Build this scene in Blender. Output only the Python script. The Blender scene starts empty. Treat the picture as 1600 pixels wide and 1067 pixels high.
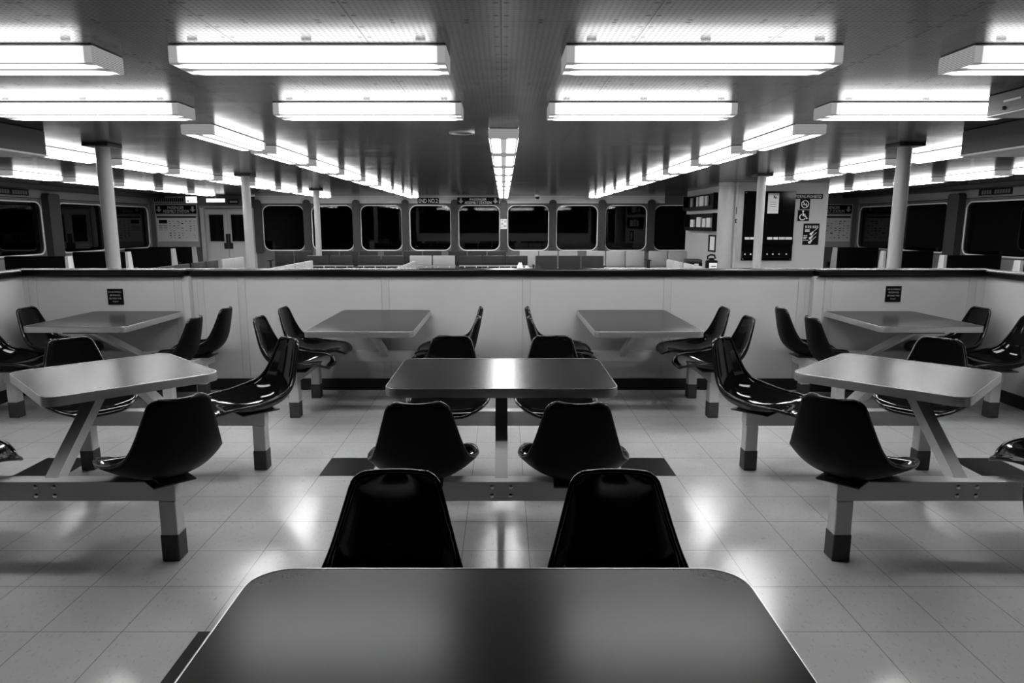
import bpy, bmesh, math, random
from mathutils import Vector, Matrix
random.seed(7)
PI = math.pi
SC = bpy.context.scene
COL = SC.collection

# ------------------------------------------------------------------ materials
class N:
    """tiny expression builder over Math nodes"""
    def __init__(s, nt, sock): s.nt, s.s = nt, sock
    def _op(s, op, *a):
        n = s.nt.nodes.new('ShaderNodeMath'); n.operation = op
        for i, v in enumerate((s,) + a):
            if isinstance(v, N): s.nt.links.new(v.s, n.inputs[i])
            else: n.inputs[i].default_value = v
        return N(s.nt, n.outputs[0])
    def __add__(s, o): return s._op('ADD', o)
    def __sub__(s, o): return s._op('SUBTRACT', o)
    def __mul__(s, o): return s._op('MULTIPLY', o)
    def __truediv__(s, o): return s._op('DIVIDE', o)
    def frac(s): return s._op('FRACT')
    def abs(s): return s._op('ABSOLUTE')
    def lt(s, o): return s._op('LESS_THAN', o)
    def gt(s, o): return s._op('GREATER_THAN', o)
    def max(s, o): return s._op('MAXIMUM', o)
    def min(s, o): return s._op('MINIMUM', o)
    def sqrt(s): return s._op('SQRT')
    def pow(s, o): return s._op('POWER', o)

def new_mat(name):
    m = bpy.data.materials.new(name); m.use_nodes = True
    nt = m.node_tree; b = nt.nodes['Principled BSDF']
    return m, nt, b

def coords(nt, kind='Object'):
    t = nt.nodes.new('ShaderNodeTexCoord'); x = nt.nodes.new('ShaderNodeSeparateXYZ')
    nt.links.new(t.outputs[kind], x.inputs[0])
    return t, N(nt, x.outputs[0]), N(nt, x.outputs[1]), N(nt, x.outputs[2])

def noise(nt, t, scale, detail=3, stretch=None, kind='Object'):
    n = nt.nodes.new('ShaderNodeTexNoise'); n.inputs['Scale'].default_value = scale; n.inputs['Detail'].default_value = detail
    if stretch:
        mp = nt.nodes.new('ShaderNodeMapping'); mp.inputs['Scale'].default_value = stretch
        nt.links.new(t.outputs[kind], mp.inputs[0]); nt.links.new(mp.outputs[0], n.inputs['Vector'])
    else:
        nt.links.new(t.outputs[kind], n.inputs['Vector'])
    return N(nt, n.outputs[0])

def grey_to(nt, val, sock):
    c = nt.nodes.new('ShaderNodeCombineColor')
    for i in range(3): nt.links.new(val.s, c.inputs[i])
    nt.links.new(c.outputs[0], sock)

def bump(nt, b, val, strength, dist=0.01):
    n = nt.nodes.new('ShaderNodeBump'); n.inputs['Strength'].default_value = strength; n.inputs['Distance'].default_value = dist
    nt.links.new(val.s, n.inputs['Height']); nt.links.new(n.outputs[0], b.inputs['Normal'])

def grey(name, v, rough=0.5, metal=0.0, var=0.12, scale=6.0, coat=0.0, spec=0.5):
    m, nt, b = new_mat(name)
    t, x, y, z = coords(nt)
    n = noise(nt, t, scale)
    grey_to(nt, (n - 0.5) * (v * var * 2) + v, b.inputs['Base Color'])
    b.inputs['Roughness'].default_value = rough; b.inputs['Metallic'].default_value = metal
    b.inputs['Coat Weight'].default_value = coat; b.inputs['Coat Roughness'].default_value = 0.05
    b.inputs['Specular IOR Level'].default_value = spec
    return m

M = {}
M['chair_in'] = grey('black_gloss_plastic', 0.004, 0.07, var=0.2, spec=0.25)
M['chair_rim'] = grey('black_gloss_rim', 0.006, 0.12, var=0.2)
M['chair_out'] = grey('black_matte_plastic', 0.002, 0.45, var=0.3, spec=0.1)
M['black_metal'] = grey('black_painted_steel', 0.008, 0.4)
M['frame'] = grey('grey_painted_steel', 0.47, 0.38, var=0.1)
M['boot'] = grey('scuffed_dark_boot', 0.04, 0.6, var=0.5, scale=30)
M['bolt'] = grey('bolt_steel', 0.7, 0.25, 0.9)
M['band'] = grey('table_edge_metal', 0.45, 0.28, 0.75, var=0.08)
M['partition'] = grey('cream_partition_laminate', 0.47, 0.42, var=0.05, scale=3)
M['batten'] = grey('partition_batten', 0.44, 0.4, var=0.04)
M['rail_black'] = grey('black_rail_laminate', 0.003, 0.25, spec=0.3)
M['baseboard'] = grey('dark_vinyl_base', 0.012, 0.45, spec=0.25)
M['strip'] = grey('pale_window_strip', 0.7, 0.5, var=0.05)
M['white_wall'] = grey('pale_bulkhead_paint', 0.42, 0.5, var=0.05)
M['band_wall'] = grey('grey_window_band', 0.12, 0.5)
M['side_wall'] = grey('pale_side_bulkhead', 0.24, 0.5)
M['pillar'] = grey('dark_pillar_cladding', 0.032, 0.6, var=0.3, scale=14)
M['rim'] = grey('window_rim_aluminium', 0.8, 0.4, 0.0)
M['post'] = grey('post_white_enamel', 0.4, 0.3, var=0.05)
M['seat_dark'] = grey('charcoal_seat_vinyl', 0.03, 0.5, var=0.2, spec=0.2)
M['seat_light'] = grey('light_grey_seat_vinyl', 0.36, 0.45, var=0.1)
M['booth'] = grey('black_booth_vinyl', 0.002, 0.5, spec=0.12)
M['booth_end'] = grey('pale_booth_end', 0.55, 0.35)
M['seat_metal'] = grey('seat_rail_metal', 0.5, 0.3, 0.6)
M['black'] = grey('sign_black', 0.002, 0.5, spec=0.12)
M['black_gloss'] = grey('black_acrylic', 0.003, 0.1, spec=0.35)
M['white'] = grey('sign_white', 0.9, 0.5, var=0.03)
M['paper'] = grey('printed_paper', 0.7, 0.6, var=0.06, scale=20)
M['midgrey'] = grey('sign_grey', 0.36, 0.5)
M['dimwhite'] = grey('faded_sign_letters', 0.12, 0.5)
M['duct'] = grey('duct_grey_paint', 0.025, 0.4, spec=0.3)
M['pan'] = grey('fixture_white_pan', 0.5, 0.35)
M['door'] = grey('pale_door_paint', 0.5, 0.4, var=0.04)
M['dark_glass'] = grey('dark_door_glass', 0.003, 0.08)
M['darktile'] = grey('black_vinyl_tile', 0.008, 0.4, var=0.3, scale=20, spec=0.2)

def floor_mat():
    m, nt, b = new_mat('vinyl_floor_tiles')
    t, x, y, z = coords(nt)
    fx = ((x + 0.181) / 0.292).frac(); fy = ((y - 2.205) / 0.303).frac()
    ex = (fx - 0.5).abs(); ey = (fy - 0.5).abs()
    seam = ex.gt(0.4945).max(ey.gt(0.4945))
    n1 = noise(nt, t, 1.6, 4); n2 = noise(nt, t, 90, 2, (1.0, 0.4, 1.0)); n3 = noise(nt, t, 9, 5)
    spk = n2.gt(0.64) * 0.06
    scuff = noise(nt, t, 30.0, 2, (2, 0.5, 1)).gt(0.74) * 0.12
    v = (n1 - 0.5) * 0.10 + (n3 - 0.5) * 0.05 + 0.43 - spk - scuff
    v = v * (seam * -0.55 + 1.0)
    grey_to(nt, v.max(0.02), b.inputs['Base Color'])
    r = (n3 - 0.5) * 0.05 + 0.20
    nt.links.new(r.s, b.inputs['Roughness'])
    bump(nt, b, n1 * 0.5 + noise(nt, t, 7, 2), 0.06, 0.02)
    b.inputs['Specular IOR Level'].default_value = 0.44
    return m
M['floor'] = floor_mat()

def ceil_mat():
    m, nt, b = new_mat('perforated_ceiling_panels')
    t, x, y, z = coords(nt)
    gx = ((x * 40.0).frac() - 0.5); gy = ((y * 40.0).frac() - 0.5)
    hole = (gx * gx + gy * gy).sqrt().lt(0.27)
    sx = ((x + 0.01) / 0.58 ).frac() - 0.5; sy = ((y - 2.84) / 1.215 + 0.5).frac() - 0.5
    sx = sx.abs(); sy = sy.abs()                      # sx 0.5 on a seam ; sy 0 on a seam
    dx = (sx * -1 + 0.5) * 0.58; dy = sy * 1.215
    seam = dx.lt(0.003).max(dy.lt(0.003))
    # screw heads in pairs beside the seams
    py = (((y - 2.84) / 0.152).frac() - 0.5).abs() * 0.152
    px = (((x) / 0.29).frac() - 0.5).abs() * 0.29
    s1 = ((dx - 0.02) * (dx - 0.02) + py * py).sqrt().lt(0.0105)
    s2 = ((dy - 0.018) * (dy - 0.018) + px * px).sqrt().lt(0.0105)
    dark = (hole * 0.6).max(seam * 0.8).max(s1.max(s2) * 0.85)
    n = noise(nt, t, 1.3, 3)
    v = ((n - 0.5) * 0.012 + 0.02) * (dark * -1.0 + 1.0)
    grey_to(nt, v, b.inputs['Base Color'])
    b.inputs['Roughness'].default_value = 0.20
    nt.links.new((dark * -0.9 + 1.0).__mul__(0.15).s, b.inputs['Specular IOR Level'])
    wav = noise(nt, t, 1.1, 2, (0.8, 1.6, 1.0))
    pil = (sy * 2.0).pow(2.0) * 0.6
    bump(nt, b, wav + pil * 0.25, 0.16, 0.03)
    return m
M['ceiling'] = ceil_mat()

def table_mat():
    m, nt, b = new_mat('grey_table_laminate')
    t, x, y, z = coords(nt)
    n = noise(nt, t, 160, 2); n2 = noise(nt, t, 3, 3)
    grey_to(nt, (n - 0.5) * 0.002 + (n2 - 0.5) * 0.004 + 0.017, b.inputs['Base Color'])
    b.inputs['Roughness'].default_value = 0.235
    b.inputs['Specular IOR Level'].default_value = 0.125
    return m
M['table'] = table_mat()

def glass_mat():
    m = bpy.data.materials.new('window_glass'); m.use_nodes = True
    nt = m.node_tree; nt.nodes.clear()
    o = nt.nodes.new('ShaderNodeOutputMaterial'); mx = nt.nodes.new('ShaderNodeMixShader')
    tr = nt.nodes.new('ShaderNodeBsdfTransparent'); gl = nt.nodes.new('ShaderNodeBsdfGlossy'); fr = nt.nodes.new('ShaderNodeFresnel')
    tr.inputs[0].default_value = (.5, .5, .5, 1)
    gl.inputs['Roughness'].default_value = 0.02; fr.inputs['IOR'].default_value = 1.5
    nt.links.new(fr.outputs[0], mx.inputs[0]); nt.links.new(tr.outputs[0], mx.inputs[1]); nt.links.new(gl.outputs[0], mx.inputs[2])
    nt.links.new(mx.outputs[0], o.inputs[0])
    return m
M['glass'] = glass_mat()

LAMP = 18.0
def lamp_mat():
    m = bpy.data.materials.new('lit_ribbed_diffuser'); m.use_nodes = True
    nt = m.node_tree; nt.nodes.clear()
    o = nt.nodes.new('ShaderNodeOutputMaterial'); e = nt.nodes.new('ShaderNodeEmission')
    t, x, y, z = coords(nt)
    ay = y.abs()
    d = (ay - 0.066).abs()                              # distance across to the nearer tube
    tube = (d / 0.042).pow(2.0) * -1.0 + 1.0
    core = tube.max(0.006)
    side = ay.gt(0.121) * 0.14                          # the upright sides
    rib = ((z * 160.0).frac() * 0.25 + 0.8)
    endf = (((x.abs() - 0.525) / 0.05).max(0.0)).min(1.0) * -0.975 + 1.0
    s = (core.max(side)) * endf * rib * LAMP + 0.08
    nt.links.new(s.s, e.inputs['Strength']); nt.links.new(e.outputs[0], o.inputs[0])
    return m
M['lamp'] = lamp_mat()
def lamp_end_mat():
    m = bpy.data.materials.new('lit_diffuser_end'); m.use_nodes = True
    nt = m.node_tree; nt.nodes.clear()
    o = nt.nodes.new('ShaderNodeOutputMaterial'); e = nt.nodes.new('ShaderNodeEmission')
    t, x, y, z = coords(nt)
    s = (z * 130.0).frac() * 0.12 + 0.05
    nt.links.new(s.s, e.inputs['Strength']); nt.links.new(e.outputs[0], o.inputs[0])
    return m
M['lamp_end'] = lamp_end_mat()
def flat_emit(name, v):
    m = bpy.data.materials.new(name); m.use_nodes = True
    nt = m.node_tree; nt.nodes.clear()
    o = nt.nodes.new('ShaderNodeOutputMaterial'); e = nt.nodes.new('ShaderNodeEmission')
    e.inputs['Strength'].default_value = v
    nt.links.new(e.outputs[0], o.inputs[0]); return m
M['latch'] = flat_emit('lit_clear_latch', 0.4)
M['soft_sign'] = flat_emit('softly_lit_sign_face', 0.42)
M['lit_sign'] = flat_emit('backlit_sign_face', 1.6)

# ------------------------------------------------------------------ mesh helpers
def BM(): return bmesh.new()
def box(bm, x0, x1, y0, y1, z0, z1, bev=0.0, seg=2):
    r = bmesh.ops.create_cube(bm, size=1.0)
    vs = r['verts']
    for v in vs:
        v.co = Vector((x0 + (v.co.x + .5) * (x1 - x0), y0 + (v.co.y + .5) * (y1 - y0), z0 + (v.co.z + .5) * (z1 - z0)))
    if bev > 0:
        es = list({e for v in vs for e in v.link_edges})
        bmesh.ops.bevel(bm, geom=es, offset=bev, segments=seg, profile=.5, affect='EDGES')
    return vs
def cyl(bm, x, y, z0, z1, r, n=24, r2=None):
    res = bmesh.ops.create_cone(bm, cap_ends=True, segments=n, radius1=r, radius2=r if r2 is None else r2, depth=z1 - z0)
    for v in res['verts']: v.co += Vector((x, y, (z0 + z1) / 2))
    return res['verts']
def beam(bm, a, b, w, h):
    """square bar from a to b"""
    a, b = Vector(a), Vector(b); d = b - a; L = d.length
    vs = bmesh.ops.create_cube(bm, size=1.0)['verts']
    q = d.to_track_quat('Y', 'Z').to_matrix()
    for v in vs:
        v.co = q @ Vector((v.co.x * w, v.co.y * L, v.co.z * h)) + (a + b) / 2
    return vs
def sphere(bm, c, r, sc=(1, 1, 1), n=12):
    vs = bmesh.ops.create_uvsphere(bm, u_segments=n, v_segments=max(6, n // 2), radius=r)['verts']
    for v in vs: v.co = Vector((v.co.x * sc[0], v.co.y * sc[1], v.co.z * sc[2])) + Vector(c)
    return vs
def tube_path(bm, pts, r, closed=False, n=6):
    pts = [Vector(p) for p in pts]; rings = []
    N_ = len(pts)
    for i, p in enumerate(pts):
        a = pts[(i - 1) % N_] if (closed or i > 0) else pts[i]
        b = pts[(i + 1) % N_] if (closed or i < N_ - 1) else pts[i]
        d = (b - a).normalized()
        up = Vector((0, 0, 1)) if abs(d.z) < .9 else Vector((0, 1, 0))
        s = d.cross(up).normalized(); t = s.cross(d).normalized()
        rings.append([bm.verts.new(p + (s * math.cos(k * 2 * PI / n) + t * math.sin(k * 2 * PI / n)) * r) for k in range(n)])
    for i in range(N_ if closed else N_ - 1):
        A, B = rings[i], rings[(i + 1) % N_]
        for k in range(n): bm.faces.new((A[k], A[(k + 1) % n], B[(k + 1) % n], B[k]))
    if not closed:
        bm.faces.new(rings[0][::-1]); bm.faces.new(rings[-1])
def rrect(w, h, r, n=6):
    """rounded rectangle outline, counter-clockwise, centred"""
    out = []
    for cx, cy, a0 in ((w/2-r, h/2-r, 0), (-w/2+r, h/2-r, 90), (-w/2+r, -h/2+r, 180), (w/2-r, -h/2+r, 270)):
        for k in range(n + 1):
            a = math.radians(a0 + 90 * k / n); out.append((cx + r * math.cos(a), cy + r * math.sin(a)))
    return out
def prism(bm, pts, f0, f1):
    """extrude a 2D outline; f0/f1 map (u,v) to a 3D point"""
    a = [bm.verts.new(f0(*p)) for p in pts]; b = [bm.verts.new(f1(*p)) for p in pts]
    n = len(pts)
    bm.faces.new(a[::-1]); bm.faces.new(b)
    for i in range(n): bm.faces.new((a[i], a[(i+1) % n], b[(i+1) % n], b[i]))
def ring(bm, outer, inner, f0, f1):
    n = len(outer)
    ao = [bm.verts.new(f0(*p)) for p in outer]; ai = [bm.verts.new(f0(*p)) for p in inner]
    bo = [bm.verts.new(f1(*p)) for p in outer]; bi = [bm.verts.new(f1(*p)) for p in inner]
    for i in range(n):
        j = (i + 1) % n
        bm.faces.new((ao[j], ao[i], ai[i], ai[j])); bm.faces.new((bo[i], bo[j], bi[j], bi[i]))
        bm.faces.new((ao[i], ao[j], bo[j], bo[i])); bm.faces.new((ai[j], ai[i], bi[i], bi[j]))

def obj(name, bm, mat, parent=None, smooth=False, loc=None, rz=0.0):
    bmesh.ops.recalc_face_normals(bm, faces=bm.faces)
    me = bpy.data.meshes.new(name); bm.to_mesh(me); bm.free()
    for m_ in (mat if isinstance(mat, (list, tuple)) else [mat]): me.materials.append(m_)
    if smooth:
        for p in me.polygons: p.use_smooth = True
        if smooth != 'all':
            me.set_sharp_from_angle(angle=math.radians(35))
    o = bpy.data.objects.new(name, me); COL.objects.link(o)
    if parent: o.parent = parent
    if loc: o.location = loc
    if rz: o.rotation_euler = (0, 0, rz)
    return o
def tag(o, label, cat, group=None, kind=None):
    o['label'] = label; o['category'] = cat
    if group: o['group'] = group
    if kind: o['kind'] = kind
    return o
def thing(name, label, cat, loc=(0, 0, 0), rz=0.0, group=None):
    o = bpy.data.objects.new(name, None); COL.objects.link(o)
    o.empty_display_size = 0.1
    o.location = loc; o.rotation_euler = (0, 0, rz)
    return tag(o, label, cat, group)
def struct(name, bm, mat, label=None, cat=None, **k):
    o = obj(name, bm, mat, **k); o['kind'] = 'structure'
    o['label'] = label or name.replace('_', ' '); o['category'] = cat or name.split('_')[0]
    return o
def dup(root, loc, rz, label, group=None):
    r = root.copy(); COL.objects.link(r); r.location = loc; r.rotation_euler = (0, 0, rz); r['label'] = label
    if group: r['group'] = group
    for ch in list(root.children):
        c = ch.copy(); COL.objects.link(c); c.parent = r
        for g in ch.children:
            d = g.copy(); COL.objects.link(d); d.parent = c
    return r
def letters(name, text, height, mat, parent, x, y, z, width=None, rz=0.0, align='CENTER', t=0.002):
    """flat raised lettering standing in the XZ plane, facing -Y (before rz)"""
    cu = bpy.data.curves.new(name, 'FONT'); cu.body = text; cu.align_x = align; cu.align_y = 'CENTER'; cu.size = 1.0; cu.extrude = 0.0; cu.resolution_u = 2
    tmp = bpy.data.objects.new(name, cu); COL.objects.link(tmp)
    dg = bpy.context.evaluated_depsgraph_get(); dg.update()
    me = bpy.data.meshes.new_from_object(tmp.evaluated_get(dg))
    bpy.data.objects.remove(tmp)
    xs = [v.co.x for v in me.vertices]; ys = [v.co.y for v in me.vertices]
    h = max(ys) - min(ys); w = max(xs) - min(xs)
    sy = height / h; sx = (width / w) if width else sy
    cx, cy = (max(xs) + min(xs)) / 2, (max(ys) + min(ys)) / 2
    for v in me.vertices:
        v.co = Vector(((v.co.x - cx) * sx, 0.0, (v.co.y - cy) * sy))
    me.materials.clear(); me.materials.append(mat)
    o = bpy.data.objects.new(name, me); COL.objects.link(o); o.parent = parent; o.location = (x, y, z); o.rotation_euler = (0, 0, rz)
    return o

# ------------------------------------------------------------------ room shell
CEIL = 2.20; END = 19.5; SIDE = 9.93; REAR = -5.0
bm = BM(); box(bm, -SIDE-.2, SIDE+.2, REAR-.2, END+.3, -0.1, 0.0); struct('floor', bm, M['floor'], 'pale mottled vinyl tile floor of the cabin', 'floor')
bm = BM(); box(bm, -SIDE-.2, SIDE+.2, REAR-.2, END+.3, CEIL, CEIL+.1); struct('ceiling', bm, M['ceiling'], 'dark glossy perforated metal panel ceiling', 'ceiling')
bm = BM(); box(bm, -SIDE-.2, SIDE+.2, REAR-.2, REAR, 0, CEIL); struct('wall_rear', bm, M['side_wall'], 'bulkhead behind the viewer', 'wall')
nm = 0
# dark single tiles let into the floor
for x0, y0, lb in ((-1.057, 3.72, 'single black floor tile left of the middle table'),
               (0.695, 3.72, 'single black floor tile right of the middle table'), (-2.809, 3.72, 'single black floor tile under the left diamond table'),
               (2.739, 3.72, 'single black floor tile beyond the right diamond table'), (-1.078, 1.902, 'single black floor tile beside the front table')):
    nm += 1
    bm = BM(); box(bm, x0, x0+.292, y0, y0+.303, 0, 0.0012)
    o = struct('floor_tile', bm, M['darktile'], ' '.join(lb.split()[:15]), 'floor tile')

# window builder: local frame, wall face in XZ plane facing -Y
TRIM = [0]
def window(n, cx, cz, w, h, r, base, rz, wall_t=0.12, hw=None, hh=None):
    """cx along wall, in the wall's local frame; base = wall object matrix"""
    hw = hw or w + .1; hh = hh or h + .1
    bm = BM()
    inner = rrect(w, h, r, 6); outer = []
    for u, v in inner:   # project the rounded outline out to the rectangular hole
        k = max(abs(u) / (w/2), abs(v) / (h/2))
        outer.append((max(-hw/2, min(hw/2, u / k * hw / w)), max(-hh/2, min(hh/2, v / k * hh / h))))
    ring(bm, outer, inner, lambda u, v: (u, 0.002, v), lambda u, v: (u, 0.05, v))
    o = struct('window_%d' % n, bm, M['band_wall'], 'dark night window', 'window')
    o.matrix_world = base @ Matrix.Translation((cx, 0, cz))
    bm = BM(); tube_path(bm, [(u*1.006, -0.004, v*1.006) for u, v in inner], 0.017, closed=True)
    obj('window_rim', bm, M['rim'], o, smooth='all')
    bm = BM(); prism(bm, rrect(w+.01, h+.01, r, 6), lambda u, v: (u, 0.03, v), lambda u, v: (u, 0.036, v))
    obj('pane', bm, M['glass'], o)
    return o
def wall_with_holes(name, x0, x1, z0, z1, holes, base, mat, t=0.12):
    """boxes around rectangular holes (u0,u1) x (z0h,z1h) all sharing one height"""
    bm = BM(); hz0, hz1 = holes[0][2], holes[0][3]
    box(bm, x0, x1, 0, t, z0, hz0); box(bm, x0, x1, 0, t, hz1, z1)
    xs = x0
    for a, b, _, _ in holes:
        box(bm, xs, a, 0, t, hz0, hz1); xs = b
    box(bm, xs, x1, 0, t, hz0, hz1)
    o = struct(name, bm, mat); o.matrix_world = base
    return o
# end wall
base_end = Matrix.Translation((0, END, 0))
wcs = [-6.19, -4.81, -3.44, -2.06, -.69, .69, 2.06, 3.44, 4.81]
WZ, WH, WW = 1.31, 1.24, 1.15
wo = wall_with_holes('wall_back', -SIDE, SIDE, 0, CEIL, [(c-WW/2-.05, c+WW/2+.05, WZ-WH/2-.05, WZ+WH/2+.05) for c in wcs], base_end, M['band_wall'])
wo['label'] = 'far bulkhead with a row of rounded night windows'
nw = 0
ordn = ['first', 'second', 'third', 'fourth', 'fifth', 'sixth', 'seventh', 'eighth', 'ninth']
for i, c in enumerate(wcs):
    nw += 1
    o = window(nw, c, WZ, WW, WH, .2, base_end, 0); o['label'] = 'rounded dark window, %s along the far bulkhead counting from the doors' % ordn[i]
nt_ = 0
def trim(bm, mat, label, cat='trim', **k):
    global nt_; nt_ += 1
    return struct('trim_%d' % nt_, bm, mat, label, cat, **k)
bm = BM(); box(bm, -6.95, 4.5, END-.03, END-.001, 1.985, CEIL); trim(bm, M['strip'], 'pale strip above the far windows')
bm = BM(); box(bm, -6.95, 4.5, END-.045, END-.001, 1.965, 1.985); trim(bm, M['black_metal'], 'thin dark line above the far windows')
for k in range(-5, 4):
    bm = BM(); x = 1.375 * k
    pts = [(-.1, .64), (.1, .64)] + [(.1 * math.cos(a), 2.0 + .09 * math.sin(a)) for a in [PI * j / 8 for j in range(9)]]
    prism(bm, pts, lambda u, v: (u, -.12, v), lambda u, v: (u, -.046, v))
    nt_ += 1
    o = struct('pillar', bm, M['pillar'], 'dark round-topped pillar, %s between the far windows from the door end' % ordn[k+5], 'pillar', loc=(x, END, 0))
# side walls
for s, nm_ in ((-1, 'left'), (1, 'right')):
    base = Matrix.Translation((s*SIDE, 0, 0)) @ Matrix.Rotation(-s*PI/2, 4, 'Z')
    ys = [(10.55, 12.45), (13.0, 14.9), (15.5, 17.2), (17.65, 19.35)]
    loc = [(y0, y1) if s < 0 else (-y1, -y0) for y0, y1 in ys]
    if s > 0: loc = loc[::-1]
    x0, x1 = (REAR, END) if s < 0 else (-END, -REAR)
    o = wall_with_holes('wall_' + nm_, x0, x1, 0, CEIL, [(a-.04, b+.04, .72, 1.94) for a, b in loc], base, M['side_wall'])
    o['label'] = 'side bulkhead with wide night windows on the %s' % nm_
    for i, (a, b) in enumerate(loc):
        nw += 1
        o = window(nw, (a+b)/2, 1.33, b-a, 1.1, .16, base, 0, hw=b-a+.08, hh=1.22)
        o['label'] = 'wide dark window in the %s side bulkhead, %s from the %s' % (nm_, ordn[i], 'viewer' if s < 0 else 'far end')
    for yc in (15.15, 12.72):
        bm = BM()
        pts = [(-.19, .5), (.19, .5), (.19, 2.02), (.15, 2.07), (-.15, 2.07), (-.19, 2.02)]
        prism(bm, pts, lambda u, v: (u, -.16, v), lambda u, v: (u, -.001, v))
        o = struct('pillar', bm, M['pillar'], 'dark pillar between the wide windows of the %s bulkhead, %s' % (nm_, 'farther' if yc > 14 else 'nearer'), 'pillar')
        o.matrix_world = base @ Matrix.Translation((yc if s < 0 else -yc, 0, 0))
    bm = BM(); a, b = (8.0, 19.4) if s < 0 else (-19.4, -8.0)
    box(bm, a, b, -.03, -.001, 1.945, 1.965)
    o = trim(bm, M['black_metal'], 'dark line above the wide windows of the %s bulkhead' % nm_); o.matrix_world = base
    bm = BM(); box(bm, a, b, -.5, -.001, 2.13, 2.2)
    o = trim(bm, M['duct'], 'grey soffit along the top of the %s bulkhead' % nm_); o.matrix_world = base

# door pair at the far left
do = struct('door_1', (lambda b: (box(b, -8.38, -7.08, END-.05, END-.001, 0, 1.84), b)[1])(BM()), M['door'], 'pale double door in the far bulkhead', 'door')
for x0, x1 in ((-8.34, -7.745), (-7.735, -7.12)):
    bm = BM(); box(bm, x0, x1, END-.09, END-.051, .02, 1.8, .01); lf = obj('door_leaf', bm, M['door'], do)
    bm = BM()
    cx = (x0+x1)/2
    ring(bm, [(cx-.24, .9), (cx+.24, .9), (cx+.24, 1.72), (cx-.24, 1.72)], [(cx-.2, .94), (cx+.2, .94), (cx+.2, 1.68), (cx-.2, 1.68)], lambda u, v: (u, END-.105, v), lambda u, v: (u, END-.09, v))
    obj('glass_frame', bm, M['white_wall'], lf)
    bm = BM(); box(bm, cx-.2, cx+.2, END-.098, END-.091, .94, 1.68); obj('pane', bm, M['dark_glass'], lf)
    bm = BM(); xa = x1-.12 if cx < -7.74 else x0; box(bm, xa, xa+.12, END-.10, END-.0905, .73, 1.15); obj('push_plate', bm, M['black_metal'], lf)
bm = BM(); box(bm, -8.5, -7.0, END-.12, END-.001, 1.86, 1.92); trim(bm, M['side_wall'], 'pale lintel over the double door')
bm = BM(); box(bm, -8.5, -8.39, END-.07, END-.001, 0, 1.86); trim(bm, M['door'], 'pale jamb beside the double door next to the notice board')
bm = BM(); box(bm, -7.07, -6.99, END-.07, END-.001, 0, 1.86); trim(bm, M['door'], 'pale jamb beside the double door next to the windows')

# stairwell block at right
BX0, BX1, BY0, BY1 = 4.5, 6.24, 13.4, 17.1
bm = BM(); box(bm, BX0, BX1, BY0, BY1, 0, CEIL); struct('wall_stairwell', bm, M['white_wall'], 'pale stairwell enclosure with signs and a black display board', 'wall')

# ------------------------------------------------------------------ partition
PY, PS, PX = 5.79, 5.72, 4.03
bm = BM(); box(bm, -2.64, 2.60, PY, PY+.09, 0, .985); struct('wall_partition_centre', bm, M['partition'], 'pale low partition panel behind the inner wall tables', 'partition')
bm = BM(); box(bm, -PX-.09, -2.64, PS, PY+.09, 0, .985); struct('wall_partition_left', bm, M['partition'], 'pale low partition section with a notice, beyond the left outer table', 'partition')
bm = BM(); box(bm, 2.60, PX+.09, PS, PY+.09, 0, .985); struct('wall_partition_right', bm, M['partition'], 'pale low partition section with a notice, beyond the right outer table', 'partition')
for s, nme in ((-1, 'left'), (1, 'right')):
    bm = BM(); a, b = sorted((s*PX, s*(PX+.09))); box(bm, a, b, -.5, PS, 0, .985)
    struct('wall_partition_side_' + nme, bm, M['partition'], 'low partition return toward the viewer on the %s' % nme, 'partition')
    bm = BM(); a, b = sorted((s*(PX-.012), s*PX)); box(bm, a, b, -.5, PS-.012, 0, .1)
    o = struct('baseboard_' + nme, bm, M['baseboard'], 'dark baseboard of the %s partition return' % nme, 'baseboard')
bm = BM(); box(bm, -2.64, 2.60, PY-.012, PY, 0, .1); struct('baseboard_centre', bm, M['baseboard'], 'dark baseboard along the centre partition', 'baseboard')
bm = BM(); box(bm, -PX, -2.64, PS-.012, PS, 0, .1); struct('baseboard_back_left', bm, M['baseboard'], 'dark baseboard under the left notice', 'baseboard')
bm = BM(); box(bm, 2.60, PX, PS-.012, PS, 0, .1); struct('baseboard_back_right', bm, M['baseboard'], 'dark baseboard under the right notice', 'baseboard')
def rail_bm(path):
    """cap rail swept along a polyline of (x, y, inward normal) corners: boxes"""
    b = BM()
    for (x0, x1, y0, y1) in path: box(b, x0, x1, y0, y1, .985, 1.045, .012, 2)
    return b
trim(rail_bm([(-2.66, 2.62, PY-.035, PY+.125)]), M['rail_black'], 'black cap rail on the centre partition')
trim(rail_bm([(-PX-.125, -2.66, PS-.035, PY+.125)]), M['rail_black'], 'black cap rail on the partition section with the left notice')
trim(rail_bm([(2.62, PX+.125, PS-.035, PY+.125)]), M['rail_black'], 'black cap rail on the partition section with the right notice')
for s, nme in ((-1, 'left'), (1, 'right')):
    a, b = sorted((s*(PX-.035), s*(PX+.125))); trim(rail_bm([(a, b, -.5, PS-.035)]), M['rail_black'], 'black cap rail on the %s partition return' % nme)
BL = ['behind the inner left wall table', 'at the middle of the centre section', 'behind the inner right wall table', 'left of the inner left wall table chairs', 'at the left end of the centre section', 'at the right end of the centre section', 'beside the right end of the left notice section', 'beside the left end of the right notice section', 'in the far left corner', 'in the far right corner']
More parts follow.
